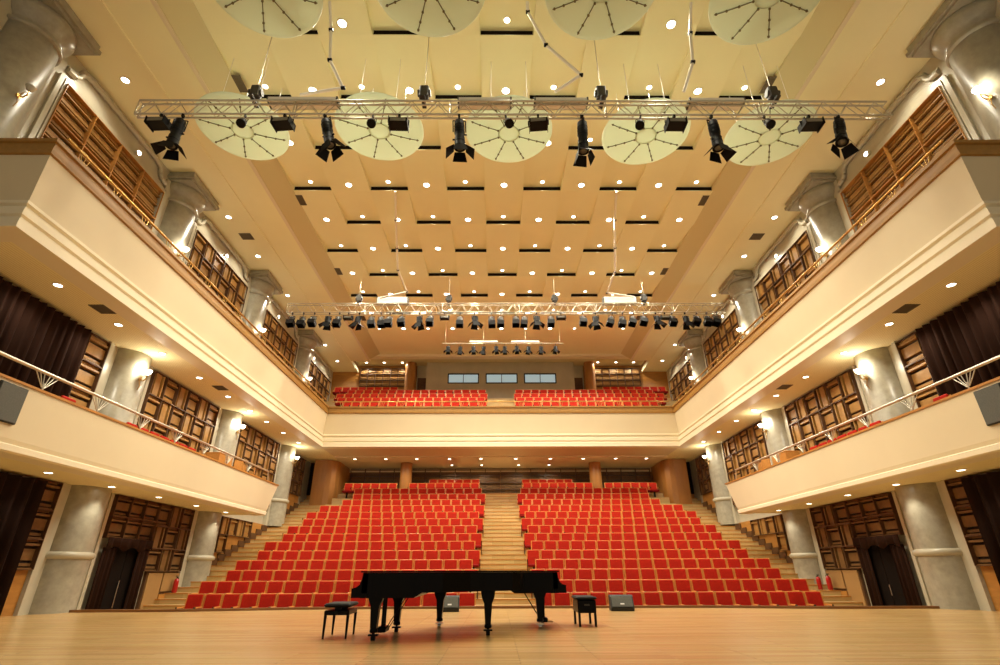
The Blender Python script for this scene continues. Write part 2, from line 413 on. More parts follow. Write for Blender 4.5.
# ------------------------------------------------------------------ acoustic panels
def diffuser(name, label, yz0, nc, nr, cw, ch, s=None, back=None, style=0, slat='slat', par=0, skip=()):
    """cells of strips alternately upright and flat; lies on a side wall (s) or the rear wall (back = y)"""
    y0, z0 = yz0
    W, H = nc*cw, nr*ch
    if back is None: r = thing(name, label, 'acoustic panel', (s*12, y0, z0)); T = lambda d, a, z: (-s*d, a, z)
    else: r = thing(name, label, 'acoustic panel', (y0, back, z0)); T = lambda d, a, z: (a, -d, z)
    def bx(b, d0, d1, a0, a1, c0, c1):
        p, q = T(d0, a0, c0), T(d1, a1, c1)
        b.box(p[0], q[0], p[1], q[1], p[2], q[2])
    b = MB()
    for c in range(nc):
        for q in range(nr):
            if (c, q) in skip: continue
            bx(b, .005, .03, c*cw, (c+1)*cw, q*ch, (q+1)*ch)
    b.build('backing', M['back'], r)
    b = MB(); t = .035
    for c in range(nc):
        for q in range(nr):
            if (c, q) in skip: continue
            a0, a1, c0, c1 = c*cw, (c+1)*cw, q*ch, (q+1)*ch
            bx(b, .03, .2, a0, a0+t/2, c0, c1); bx(b, .03, .2, a1-t/2, a1, c0, c1)
            bx(b, .03, .2, a0+t/2, a1-t/2, c0, c0+t/2); bx(b, .03, .2, a0+t/2, a1-t/2, c1-t/2, c1)
    b.build('frame', M['orange' if style == 3 else 'dwood'], r)
    b = MB()
    for c in range(nc):
        for q in range(nr):
            if (c, q) in skip: continue
            a0, c0 = c*cw+t/2, q*ch+t/2; w, h = cw-t, ch-t
            V = (c+q+par) % 2 == 0
            if style == 1: V = False
            if style == 2:
                # wide shelf-like cells of thin strips
                for k in range(5):
                    u = .04+k*.19; bx(b, .03, .05+.03*(k % 3), a0, a0+w, c0+u*h, c0+(u+.13)*h)
                continue
            if style == 3:
                for k in range(9):
                    u = .02+k*.11; bx(b, .03, (.06, .13, .09)[k % 3], a0, a0+w, c0+u*h, c0+(u+(.06, .03, .075)[k % 3])*h)
                continue
            for u0, u1, d in ((.0, .05, .15), (.1, .2, .09), (.3, .7, .12 if (c*3+q) % 2 else .08), (.8, .88, .16), (.93, 1.0, .1)):
                if V: bx(b, .03, d, a0+u0*w, a0+u1*w, c0, c0+h)
                else: bx(b, .03, d, a0, a0+w, c0+u0*h, c0+u1*h)
    b.build('slats', M[slat], r)
    return r
BAYS = [(9.73, 14.13), (16.33, 20.73), (22.93, 27.33), (29.53, 33.9)]
BN = ['nearest bay to the stage', 'second bay from the stage', 'third bay from the stage', 'bay beside the rear corner']
for s in (-1, 1):
    for k, (a, e) in enumerate(BAYS):
        w = (e-a)/6
        diffuser('sound_diffuser', 'gridded wooden acoustic panel on the %s upper gallery wall, %s' % (SIDE[s], BN[k]), (a, 9.5 if k == 0 else 9.3), 4 if k == 0 else 6, 3 if k == 0 else 5,
                 (e-a)/4 if k == 0 else w, 3.4/3 if k == 0 else .73, s=s, style=3 if k == 0 else 0, slat='slat', par=k)
        b = MB()
        # arched cornice above each upper bay
        z1 = 12.98 if k else 12.92
        y0, y1 = a-.02, e+.02
        for (p, q, d) in ((.0, .1, .16), (.1, .22, .1)):
            b.box(s*12, s*(12-d), y0-q+.05, y0-p+.05, 9.0, z1+p); b.box(s*12, s*(12-d), y1+p-.05, y1+q-.05, 9.0, z1+p)
            b.box(s*12, s*(12-d), y0-q+.05, y1+q-.05, z1+p, z1+q)
        pts = [(y0-.05, 13.35), (y0+.2, 13.38), (y0+.32, 13.5), (y0+.36, 13.66), (y0+.5, 13.76), (y0+.7, 13.8)]
        pts = pts+[(y0+y1-p, z) for p, z in pts[::-1]]
        b.tube([(s*11.93, p, z) for p, z in pts], .075, 10)
        b.tube([(s*11.97, p, z+.12) for p, z in pts], .05, 8)
        b.build('trim_arch_'+str(k+1), M['stonew'], kind='structure')
    # middle level
    for k in (1, 2):
        a, e = BAYS[k]; w = (e-a)/6
        diffuser('sound_diffuser', 'gridded wooden acoustic panel behind the %s lower balcony, %s' % (SIDE[s], ['', 'above its row of red seats', 'above its wooden chairs'][k]), (a, 3.95), 6, 4, w, .8, s=s, par=k)
    diffuser('sound_diffuser', 'narrow wooden acoustic panel beside the long brown curtain of the %s lower balcony' % SIDE[s], (13.3, 3.95), 1, 4, .8, .8, s=s, style=1)
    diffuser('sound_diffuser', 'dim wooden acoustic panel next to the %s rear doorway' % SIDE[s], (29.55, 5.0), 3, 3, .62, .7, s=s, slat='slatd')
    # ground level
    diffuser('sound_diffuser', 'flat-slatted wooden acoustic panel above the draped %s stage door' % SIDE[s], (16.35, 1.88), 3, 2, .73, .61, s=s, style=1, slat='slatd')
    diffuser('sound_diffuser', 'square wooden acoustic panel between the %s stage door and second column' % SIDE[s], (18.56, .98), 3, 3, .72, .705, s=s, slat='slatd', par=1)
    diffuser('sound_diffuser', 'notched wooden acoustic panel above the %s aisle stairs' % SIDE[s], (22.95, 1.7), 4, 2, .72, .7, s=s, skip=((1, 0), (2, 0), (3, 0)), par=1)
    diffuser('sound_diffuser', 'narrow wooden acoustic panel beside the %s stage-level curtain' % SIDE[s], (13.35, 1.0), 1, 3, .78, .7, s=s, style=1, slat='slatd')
    # honey wood panelling under panels
    b = MB()
    b.box(s*12, s*11.93, 22.9, 27.4, .0, 3.12); b.box(s*12, s*11.93, 13.1, 14.14, -.6, 1.0)
    b.box(s*12, s*11.93, 29.5, 31.5, 3.4, 5.0)
    b.build('trim_panelling_'+('left' if s < 0 else 'right'), M['orangep'], kind='structure')
    b = MB()
    b.k = 1; b.box(s*12, s*11.9, 18.9, 20.8, -.6, .98)
    b.k = 0
    b.box(s*11.9, s*11.86, 18.95, 19.75, -.35, .93); b.box(s*11.9, s*11.86, 19.83, 20.75, .35, .93)
    b.k = 2; b.box(s*11.9, s*11.87, 19.83, 20.75, -.3, .27)
    b.build('trim_dado_'+('left' if s < 0 else 'right'), [M['tan'], M['dwood'], M['orange']], kind='structure')
    # stepped dark skirting above the side stairs
    b = MB(); y = 22.95
    while y < 34:
        z = hY(y-1.1+.27)
        if not (27.4 < y < 29.4): 
            b.box(s*11.93, s*11.88, y, y+.54, z, z+.26); b.box(s*11.93, s*11.88, y-.14, y, z, z+.0+.26)
        y += .54
        if y > 31.4: break
    b.build('baseboard_'+('left' if s < 0 else 'right'), M['dwood'], kind='structure')
    # rear corner: doorway and curved veneered wall
    b = MB()
    pts = [(11.35, 31.75), (10.6, 31.75), (10.3, 31.85), (10.08, 32.1), (9.98, 32.5), (9.98, YB), (11.35, YB)]
    b.prism([(s*x, y) for x, y in pts], 3.5, 7.18, 'z'); b.build('wall_rear_corner_'+('left' if s < 0 else 'right'), M['pillarw'], kind='structure')
    b = MB(); b.box(s*11.35, s*12, 33.0, 33.3, 3.5, 7.2); b.build('wall_rear_lobby_'+('left' if s < 0 else 'right'), M['orangep'], kind='structure')
    r = thing('lobby_door', 'dark brown lobby door in the %s rear corner' % SIDE[s], 'door', (s*11.67, 32.95, hY(33)))
    b = MB(); b.bbox(-.3, .3, -.05, 0, 0, 2.15 if s < 0 else 2.4, .01); b.build('leaf', M['dark'], r)
    b = MB(); b.box(-.34, -.3, -.07, 0, 0, 2.45); b.box(.3, .32, -.07, 0, 0, 2.45); b.box(-.34, .32, -.07, 0, 2.4, 2.46); b.build('door_frame', M['dwood'], r)
    b = MB(); b.cyl((-s*.2, -.1, .9), (-s*.2, -.1, 1.3), .012, .012, 8); b.cyl((-s*.2, -.1, .95), (-s*.2, -.05, .95), .01, .01, 6); b.cyl((-s*.2, -.1, 1.25), (-s*.2, -.05, 1.25), .01, .01, 6)
    b.build('handle', M['chrome'], r)

# ------------------------------------------------------------------ curtains & stage doors
def curtain_mb(y0, y1, z0, z1, x, amp, wl, s, scallop=0, thick=.02):
    b = MB(); n = max(8, int((y1-y0)/wl*8)); v = []; 
    for k in range(2):
        for i in range(n+1):
            y = y0+(y1-y0)*i/n; ph = 2*PI*(y-y0)/wl
            d = amp*(sin(ph)+.3*sin(ph*2.3+1))+ (thick*k)
            zl = z0+(scallop*abs(sin(ph*.25)) if scallop else 0)
            v += [(x-s*d, y, zl), (x-s*d*.8, y, z1)]
    m = 2*(n+1); f = []
    for i in range(n):
        f += [(2*i, 2*i+2, 2*i+3, 2*i+1), (m+2*i, m+2*i+1, m+2*i+3, m+2*i+2), (2*i, m+2*i, m+2*i+2, 2*i+2)]
    b.add(v, f, True); return b
for s in (-1, 1):
    o = curtain_mb(6.5, 13.15, 3.78, 7.12, s*11.72, .07, .26, s).build('stage_curtain', M['curtain'])
    tag(o, 'long dark brown pleated curtain behind the %s lower balcony railing' % SIDE[s], 'curtain')
    o = curtain_mb(6.5, 13.42, .02, 3.05, s*11.72, .1, .4, s).build('stage_curtain', M['curtaind'])
    tag(o, 'dark brown floor-length curtain at stage level beside the first %s column' % SIDE[s], 'curtain')
    r = thing('door_drape', 'dark brown drape with scalloped valance around the %s stage door' % SIDE[s], 'curtain', (s*12, 17.6, -.58))
    L = lambda o: None
    for (a, e, n) in ((-1.22, -.62, 'drape'), (.44, .92, 'drape')):
        b = curtain_mb(a, e, .0, 2.2, -s*.16, .05, .2, s); b.build(n, M['curtain'], r)
    b = curtain_mb(-1.24, .93, 2.1, 2.48, -s*.26, .025, .4, s, scallop=.12); b.build('valance', M['curtain'], r)
    r = thing('stage_door', ('dark double door with a long upright steel handle, ' if s < 0 else 'near-black open double door with a small steel handle, ')+SIDE[s]+' of the stage', 'door', (s*12, 17.6, -.58))
    b = MB(); b.bbox(-s*.02, -s*.08, -.62, .04, 0, 2.28, .01); b.build('leaf', M['dark'], r)
    b = MB(); b.bbox(-s*.02, -s*.08, .06, .6, 0, 2.28, .01); b.build('leaf', M['dark'], r)
    b = MB(); h0, h1 = (.55, 1.3) if s < 0 else (.8, 1.1)
    b.cyl((-s*.14, -.05, h0), (-s*.14, -.05, h1), .018, .018, 8)
    for h in (h0+.08, h1-.08): b.cyl((-s*.08, -.05, h), (-s*.14, -.05, h), .012, .012, 6)
    b.build('handle', M['chrome'], r)

# ------------------------------------------------------------------ rear walls furniture
for s in (-1, 1):
    x0 = -10.0 if s < 0 else 6.75
    diffuser('sound_diffuser', 'wide slatted wooden acoustic panel behind the %s rear gallery seats' % SIDE[s], (x0, 12.85), 6, 3, 3.25/6, .45, back=YB, style=2)
    x0 = -9.85 if s < 0 else 6.05
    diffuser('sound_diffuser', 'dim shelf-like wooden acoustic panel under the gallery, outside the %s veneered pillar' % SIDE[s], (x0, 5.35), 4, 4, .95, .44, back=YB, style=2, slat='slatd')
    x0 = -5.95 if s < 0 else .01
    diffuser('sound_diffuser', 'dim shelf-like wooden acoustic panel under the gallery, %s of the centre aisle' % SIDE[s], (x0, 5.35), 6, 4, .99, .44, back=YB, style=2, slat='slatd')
    r = thing('veneered_pillar', 'round honey-veneer pillar among the rear stalls seats, %s' % SIDE[s], 'pillar', (s*5.92, 32.75, 4.85))
    b = MB(); b.lathe([(.37, 0), (.37, 2.3)], n=32); b.build('shaft', M['pillarw'], r)
    b = MB(); b.lathe([(.4, 0), (.4, .12), (.37, .13)], n=32); b.build('foot_ring', M['dwood'], r)
    r = thing('veneered_pillar', 'round honey-veneer pillar beside the control booth, %s' % SIDE[s], 'pillar', (s*6.35, 34.1, 11.3))
    b = MB(); b.lathe([(.38, 0), (.38, 3.15)], n=32); b.build('shaft', M['pillarw'], r)
    b = MB(); b.lathe([(.41, 0), (.41, .12), (.38, .13)], n=32); b.build('foot_ring', M['dwood'], r)
    r = thing('booth_side_door', 'small brown door beside the control booth, %s' % SIDE[s], 'door', (s*5.58, YB-.045, 11.3))
    b = MB(); b.bbox(-.3, .3, -.05, 0, 0, 2.2, .01); b.build('leaf', M['dwood'], r)
    b = MB(); b.cyl((.2*s, -.08, .95), (.2*s, -.08, 1.15), .02, .02, 8); b.cyl((.2*s, -.08, 1.05), (.2*s, -.04, 1.05), .012, .012, 6); b.build('handle', M['chrome'], r)
    b = MB(); b.box(s*5.15, s*5.2, 33.9, YB, 11.3, 14.45); b.box(s*5.2, s*5.98, YB-.04, YB-.002, 11.3, 14.45); b.build('wall_booth_recess_'+('left' if s < 0 else 'right'), M['stonew'], kind='structure')
# control booth front wall and windows
b = MB(); zt, zb = 14.45, 10.8; wy0, wy1 = 33.9, 34.05
wins = [(-3.68, -1.5), (-1.02, 1.21), (1.67, 3.93)]
b.box(-5.15, 5.15, wy0, wy1, 13.6, zt); b.box(-5.15, 5.15, wy0, wy1, zb, 12.86)
xs = [-5.15]+[v for w in wins for v in w]+[5.15]
for i in range(0, len(xs), 2): b.box(xs[i], xs[i+1], wy0, wy1, 12.86, 13.6)
b.build('wall_booth', M['stonew'], kind='structure')
for i, (a, e) in enumerate(wins):
    o = bpy.data.objects.new('window_%d' % (i+1), None); col.objects.link(o); o.location = ((a+e)/2, wy0, 12.86); o['kind'] = 'structure'
    w = (e-a)/2; b = MB(); t = .07
    b.box(-w, w, -.03, .1, 0, t); b.box(-w, w, -.03, .1, .74-t, .74); b.box(-w, -w+t, -.03, .1, t, .74-t); b.box(w-t, w, -.03, .1, t, .74-t); b.box(-.02, .02, -.02, .05, t, .74-t)
    b.build('window_frame', M['blackm'], o, kind='structure')
    b = MB(); b.box(-w+t, w-t, .03, .045, t, .74-t); b.build('pane', M['glass'], o, kind='structure')
    b = MB(); b.box(-w+.4, -w+.9, .05, .12, .1, .3); b.box(w-.9, w-.25, .05, .12, .12, .42); b.box(-.2, .1, .05, .1, .2, .5); b.build('booth_equipment', M['greym'], o, kind='structure')

# ------------------------------------------------------------------ theatre seats
SP = .533
def seat_shapes(b_by, ox=0, oy=0, oz=0, bev=True):
    """adds one seat's shapes to the builders in b_by (dict of names)"""
    T = Matrix.Translation((ox, oy, oz))
    tilt = Matrix.Translation((0, 0, .42)) @ Matrix.Rotation(-.12, 4, 'X') @ Matrix.Translation((0, 0, -.42))
    def bx(b, *a): (b.bbox if bev else lambda *q: b.box(*q[:6]))(*a)
    b = b_by['backrest']; b.M = T @ tilt
    bx(b, -.257, .257, 0, .03, .3, .955, .012)
    bx(b, -.257, -.22, -.05, 0, .45, .955, .008); bx(b, .22, .257, -.05, 0, .45, .955, .008); bx(b, -.22, .22, -.05, 0, .934, .955, .008)
    b = b_by['back_cushion']; b.M = T @ tilt
    bx(b, -.218, .218, -.07, -.002, .44, .932, .015)
    b = b_by['seat_cushion']; b.M = T
    bx(b, -.225, .225, -.5, -.06, .36, .46, .03)
    b = b_by['pedestal']; b.M = T
    b.box(-.03, .03, -.3, -.1, 0, .36); b.box(-.16, .16, -.34, -.06, 0, .02)
def seat_arm(side, b):
    x = side*.25
    b.k = 0; b.bbox(x-.014, x+.014, -.42, 0, .59, .625, .005); b.box(x-.012, x+.012, -.08, -.02, .0, .6)
    b.k = 1; b.bbox(x-.015, x+.015, -.455, -.42, .56, .627, .005); b.box(x-.012, x+.012, -.44, -.36, .0, .57)
    b.k = 0
proto = thing('theatre_seat', '', 'seat', group='red stalls seats facing the stage')
bb = {k: MB() for k in ('backrest', 'back_cushion', 'seat_cushion', 'pedestal')}
seat_shapes(bb)
for k, m in (('backrest', 'swood'), ('back_cushion', 'red'), ('seat_cushion', 'redd'), ('pedestal', 'blackm')): bb[k].build(k, M[m], proto)
for sd in (-1, 1):
    b = MB(); seat_arm(sd, b); b.build('armrest', [M['swood'], M['blackm']], proto)
used = False
rest = {k: MB() for k in ('all',)}
REST = []
nseat = 0
def row_xs(i):
    """centre x magnitudes of seats in stalls row i (0-based), from the aisle outwards"""
    inner = .87 if i % 2 == 0 else 1.12
    n = 16
    if i in (11, 12, 13): n = 14
    if i == 14: return [1.32+SP*(k+.5) for k in range(8)]+[6.3+SP*(k+.5) for k in range(6)]
    if i == 15: return [1.32+SP*(k+.5) for k in range(6)]
    return [inner+SP*(k+.5) for k in range(n)]
for i in range(16):
    for k, x in enumerate(row_xs(i)):
        for s in (-1, 1):
            if i < 9 or (i == 9 and k < 6):
                lab = 'red seat, %s row from the stage, %s block, %s seat from the centre aisle' % (ORD[i], SIDE[s], ORD[k])
                loc = (s*x, ROWY[i], FLZ[i])
                if not used: proto.location = loc; proto['label'] = lab; used = True
                else: dup(proto, loc, lab)
                nseat += 1
            else: REST.append((s*x, ROWY[i], FLZ[i]))
for i in range(4):
    for k in range([16, 17, 18, 17][i]):
        for s in (-1, 1):
            x = .82+(.13 if i % 2 else 0)+SP*(k+.5)
            REST.append((s*x, BROWY[i], BTOP[i]-.95))
for k in range(8):
    for s in (-1, 1): REST.append((s*(6.9+SP*(k+.5)), BROWY[4]-.1, BTOP[4]-.95))
# side-gallery rows of red seats face the hall and are part of the same mass
b = MB()
bb = {'backrest': b, 'back_cushion': b, 'seat_cushion': b, 'pedestal': b}
class K:
    def __init__(s, mb, k): s.mb = mb; s.kk = k
    def __getattr__(s, n):
        s.mb.k = s.kk; return getattr(s.mb, n)
    def __setattr__(s, n, v):
        if n == 'M': s.mb.M = v
        else: object.__setattr__(s, n, v)
for (x, y, z) in REST:
    seat_shapes({'backrest': K(b, 0), 'back_cushion': K(b, 1), 'seat_cushion': K(b, 2), 'pedestal': K(b, 3)}, x, y, z, bev=False)
    for sd in (-1, 1):
        b.k = 0; b.box(sd*.25-.014, sd*.25+.014, -.42, 0, .59, .625); b.k = 3; b.box(sd*.25-.015, sd*.25+.015, -.455, -.42, .56, .627)
o = b.build('theatre_seat', [M['swood'], M['red'], M['redd'], M['blackm']])
tag(o, 'mass of further red theatre seats in the rear stalls and the balconies', 'seat', 'red stalls seats facing the stage', 'stuff')

# red seats turned sideways on the lower side balconies
gs = thing('balcony_chair', '', 'seat', group='red seats along the lower side balconies')
for kk, nm, a, m in ((0, 'backrest', (-.257, .257, 0, .03, .3, .93), 'swood'), (1, 'back_cushion', (-.222, .222, -.075, -.002, .44, .96), 'red'), (2, 'seat_cushion', (-.225, .225, -.5, -.06, .36, .46), 'redd'), (3, 'pedestal', (-.1, .1, -.34, -.06, 0, .36), 'blackm')):
    b = MB(); b.bbox(*a, .02); b.build(nm, M[m], gs)
first = True
for s in (-1, 1):
    for q, y in enumerate([12.3]+[14.75+.54*k for k in range(7)]):
        lab = ('lone red seat at the curtain edge of the %s lower balcony' % SIDE[s]) if q == 0 else 'red seat in the %s lower balcony row, %s from the stage' % (SIDE[s], ORD[q-1])
        loc = (s*10.95, y, 3.92)
        if first: gs.location = loc; gs.rotation_euler = (0, 0, -s*PI/2); gs['label'] = lab; first = False
        else: dup(gs, loc, lab, -s*PI/2)
# wooden chairs stored on the lower balconies
for s in (-1, 1):
    ch = thing('wooden_chair', 'honey-wood chair on the %s lower balcony, the one nearest the stage' % SIDE[s], 'chair', (s*10.75, 20.0, 3.92), s*PI/2, 'wooden chairs on the lower balconies')
    b = MB(); b.bbox(-.22, .22, -.22, .22, .44, .48, .01); b.build('seat', M['orange'], ch)
    b = MB(); b.bbox(-.2, .2, .19, .215, .62, 1.05, .01); b.build('backrest', M['orange'], ch)
    for x in (-.2, .2):
        for y in (-.2, .2):
            b = MB(); b.box(x-.018, x+.018, y-.018, y+.018, 0, .44 if y < 0 else 1.05); b.build('leg', M['orange'], ch)
    for k, (x, y, rz) in enumerate([(10.7, 20.75, 1.9), (10.85, 21.45, 1.4), (10.7, 22.1, 1.2)]):
        dup(ch, (s*x, y, 3.92), 'honey-wood chair on the %s lower balcony, %s from the stage' % (SIDE[s], ORD[k+1]), s*rz)
    r = thing('wooden_desk', 'low honey-wood box desk at the stage end of the %s balcony chairs' % SIDE[s], 'desk', (s*10.7, 19.25, 3.92), 0)
    b = MB(); b.bbox(-.28, .28, -.25, .25, 1.0, 1.04, .01); b.build('desk_top', M['orange'], r)
    b = MB(); b.box(-.26, .26, -.24, -.21, 0, 1.0); b.box(-.26, .26, .21, .24, 0, 1.0); b.box(-.26, .26, -.21, .21, .4, 1.0); b.build('cabinet', M['orange'], r)

# ------------------------------------------------------------------ grand pianos
def piano(loc, rz, label, tail, cm):
    r = thing('grand_piano', label, 'piano', loc, rz, 'two concert grands back to back')
    out = [(.22, -.76), (1.0, -.76), (1.2, -.74), (1.42, -.64), (1.62, -.45), (1.82, -.27), (2.05, -.14), (2.3, -.05), (2.5, .05), (2.64, .2), (2.7, .38), (2.69, .55), (2.6, .69), (2.45, .75), (2.2, .77), (.22, .77)]
    b = MB(); b.prism(out, .63, .905, 'z'); 
    b.prism([(.2, .56), (1.0, .56), (1.12, .63), (.2, .63)], -.74, .75, 'y')
    b.prism([(.07, .565), (.2, .565), (.3, .58), (.3, .905), (.22, .905), (.21, .82), (.18, .74), (.13, .705), (.07, .69)], -.76, -.7, 'y')
    b.prism([(.07, .565), (.2, .565), (.3, .58), (.3, .905), (.22, .905), (.21, .82), (.18, .74), (.13, .705), (.07, .69)], .71, .77, 'y')
    b.build('case', M['black'], r)
    b = MB(); lid = [(x+(.03 if x > 2 else 0)-(.03 if x < .3 else 0), y+(.02 if y > 0 else -.02)) for x, y in out]
    b.prism(lid, .907, .928, 'z'); b.build('lid', M['black'], r)
    b = MB(); b.bbox(.085, .26, -.7, .71, .57, .63, .008); b.box(.085, .1, -.7, .71, .63, .655); b.box(.25, .27, -.7, .71, .63, .86); b.build('keyslip', M['black'], r)
    b = MB(); b.box(.1, .245, -.61, .61, .63, .65); b.build('white_keys', M['badge'], r)
    b = MB()
    for k in range(52):
        if k % 7 in (0, 2, 3, 5, 6): b.box(.15, .245, -.61+k*1.22/52+.006, -.61+k*1.22/52+.02, .65, .662)
    b.build('black_keys', M['blackm'], r)
    for x, y in ((.42, -.6), (.55, .6), tail):
        b = MB()
        b.prism([(x-.12, .64), (x+.12, .64), (x+.1, .53), (x+.065, .45), (x+.045, .16), (x-.045, .16), (x-.065, .45), (x-.1, .53)], y-.06, y+.06, 'y')
        b.lathe([(.045, .1), (.06, .115), (.06, .145), (.04, .17)], (x, y, 0), 16)
        lg = b.build('leg', M['black'], r)
        b = MB(); b.cyl((x-.03, y, .035), (x+.03, y, .035), .034, .034, 14)
        b.cyl((x, y, .03), (x, y, .11), .02, .02, 8); b.prism([(x-.07, y-.05), (x+.07, y-.05), (x+.07, y+.05), (x-.07, y+.05)], .062, .085, 'z')
        b.build('caster', M[cm], lg)
    b = MB()
    for y in (-.07, .09): b.cyl((.44, y, .13), (.44, y, .57), .022, .022, 10)
    b.bbox(.37, .51, -.16, .18, .06, .14, .015); b.cyl((.5, -.12, .1), (.8, -.18, .56), .007, .007, 6); b.cyl((.5, .14, .1), (.8, .2, .56), .007, .007, 6)
    ly = b.build('pedal_lyre', M['black'], r)
    for y in (-.07, .01, .09):
        b = MB(); b.bbox(.26, .38, y-.015, y+.015, .055, .07, .004); b.build('pedal', M['brass'], ly)
    b = MB(); b.box(.55, .57, -.45, .45, .928, .932); b.build('music_desk', M['blackm'], r)
    return r
piano((-2.5, 9.33, 0), 0, 'black concert grand piano nearer the stage front, keyboard end toward the tall bench', (2.1, .03), 'blackm')
piano((1.06, 11.04, 0), PI, 'black concert grand piano behind the other, keyboard end beside the box-shaped bench', (2.36, .4), 'chrome')
# benches
r = thing('piano_bench', 'black adjustable piano bench with thin legs and padded top', 'bench', (-2.74, 9.3, 0), .06)
b = MB(); b.bbox(-.2, .2, -.36, .36, .42, .475, .02); b.build('seat_cushion', M['blackm'], r)
b = MB(); b.bbox(-.19, .19, -.34, .34, .315, .38, .01)
for y in (-.25, .25): b.box(-.05, .05, y-.02, y+.02, .38, .42)
b.build('apron', M['black'], r)
for x in (-.17, .17):
    for y in (-.31, .31):
        b = MB(); b.cyl((x, y, 0), (x, y, .325), .015, .024, 8); b.build('leg', M['black'], r)
for y in (-.36, .36):
    b = MB(); b.cyl((0, y-.02 if y < 0 else y, .35), (0, y if y < 0 else y+.02, .35), .03, .03, 12); b.build('knob', M['blackm'], r)
r = thing('piano_bench', 'black box-shaped piano bench with deep skirt and short straight legs', 'bench', (1.4, 11.0, 0), 0)
b = MB(); b.bbox(-.19, .19, -.36, .36, .44, .49, .02); b.build('seat_cushion', M['blackm'], r)
b = MB(); b.bbox(-.17, .17, -.34, .34, .22, .435, .015); b.build('skirt', M['black'], r)
for x in (-.145, .145):
    for y in (-.31, .31):
        b = MB(); b.box(x-.02, x+.02, y-.02, y+.02, 0, .235); b.build('leg', M['black'], r)
b = MB(); b.bbox(-.05, .05, -.345, -.335, .34, .37, .003); b.build('badge', M['greym'], r)
# wedge monitors
def monitor(x, y, w, label, wd, lean):
    r = thing('stage_monitor', label, 'speaker', (x, y, 0), lean, 'wedge monitors on the stage edge')
    P = [(-.22, .0), (-.24, .08), (-.1, .32), (-.05, .36), (.2, .36), (.24, .32), (.24, 0)]
    b = MB(); b.prism(P, -w/2, w/2, 'x'); b.build('cabinet', M['mon'], r)
    b = MB(); n = Vector((0, -.24, .14)).normalized()
    a, c = Vector((0, -.235, .1)), Vector((0, -.1, .325))
    v = [(sx*(w/2-.03), p.y+n.y*t, p.z+n.z*t) for t in (0.003, .012) for p in (a, c) for sx in (-1, 1)]
    b.add(v, [(0, 1, 3, 2), (4, 6, 7, 5), (0, 4, 5, 1), (2, 3, 7, 6), (0, 2, 6, 4), (1, 5, 7, 3)]); b.build('grille', M['spk'], r)
    q = a.lerp(c, .2)+n*.013; b = MB(); u = (c-a).normalized()
    v = [(sx, q.y+u.y*t, q.z+u.z*t) for t in (0, .035) for sx in (-.05, .05)]; v += [(x_, y_+n.y*.003, z_+n.z*.003) for x_, y_, z_ in v]
    b.add(v, [(0, 1, 3, 2), (4, 6, 7, 5), (0, 4, 5, 1), (2, 3, 7, 6), (0, 2, 6, 4), (1, 5, 7, 3)]); b.build('badge', M['badge'], r)
    return r
monitor(-1.47, 14.95, .48, 'black wedge stage monitor seen beneath the pianos', 0, .05)
monitor(2.96, 14.95, .58, 'black wedge stage monitor standing alone beyond the box bench', 0, -.08)

# ------------------------------------------------------------------ fire extinguishers
def extinguisher(x, y, z, label, sc=1):
    r = thing('fire_extinguisher', label, 'fire extinguisher', (x, y, z)); r.scale = (sc,)*3
    b = MB(); b.lathe([(.07, 0), (.085, .02), (.085, .36), (.07, .42), (.03, .46)], n=18); b.build('cylinder', M['ext'], r)
    b = MB(); b.cyl((0, 0, .46), (0, 0, .5), .022, .022, 10); b.box(-.012, .012, -.1, .03, .5, .515); b.box(-.012, .012, -.09, .03, .53, .545); b.build('valve', M['blackm'], r)
    b = MB(); b.tube([(0, .03, .49), (0, .1, .47), (0, .12, .38), (0, .105, .15)], .011, 6); b.cyl((0, .105, .15), (0, .1, .05), .014, .024, 8); b.build('hose', M['blackm'], r)
extinguisher(-11.7, 20.4, hY(20.4-.45)+.0, 'single red fire extinguisher standing on the left-side stairs')
extinguisher(11.65, 20.35, hY(20.35-.45), 'red fire extinguisher on the right-side stairs, the one closer to the stage')
extinguisher(11.5, 20.72, hY(20.8-.45)+.02, 'red fire extinguisher on the right-side stairs, the one closer to the seats', .93)
for o in [o for o in bpy.data.objects if o.name.startswith('fire_ext')]:
    o.location.z = max(hY(o.location.y-1.1+.27-((o.location.y-16.4) % .54)), FLZ[0])

# ------------------------------------------------------------------ downlights
LIGHTS = []
WARM = (1.0, .92, .73)
dl = None
def ldata(name, kind, e, rad, ang=150, blend=.6):
    l = bpy.data.lights.new(name, kind); l.energy = e; l.color = WARM; l.shadow_soft_size = rad
    if kind == 'SPOT': l.spot_size = math.radians(ang); l.spot_blend = blend
    return l
L_main = ldata('lamp_main', 'SPOT', 420, .09)
L_small = ldata('lamp_small', 'SPOT', 170, .06)
L_low = ldata('lamp_low_soffit', 'SPOT', 120, .06, 105, .9)
L_soff = ldata('lamp_soffit', 'SPOT', 150, .06, 155)
def make_dl(radius):
    r = thing('recessed_downlight', '', 'ceiling light', group='recessed round downlights')
    b = MB(); b.lathe([(radius*1.05, 0), (radius*1.3, 0), (radius*1.3, -.012), (radius*1.05, -.02)], n=20, caps=False); b.build('trim_ring', M['white'], r)
    b = MB(); b.lathe([(.001, -.012), (radius*1.02, -.012), (radius*1.02, -.005), (.001, -.005)], n=20); b.build('lens', M['lens'], r)
    return r
DLP = {}
def downlight(x, y, z, label, rad, ld):
    key = (rad, ld.name)
    if key not in DLP:
        r = make_dl(rad); lo = bpy.data.objects.new('lamp', ld); col.objects.link(lo); lo.parent = r; lo.location = (0, 0, -.05)
        DLP[key] = r; r.location = (x, y, z); r['label'] = label
    else: dup(DLP[key], (x, y, z), label)
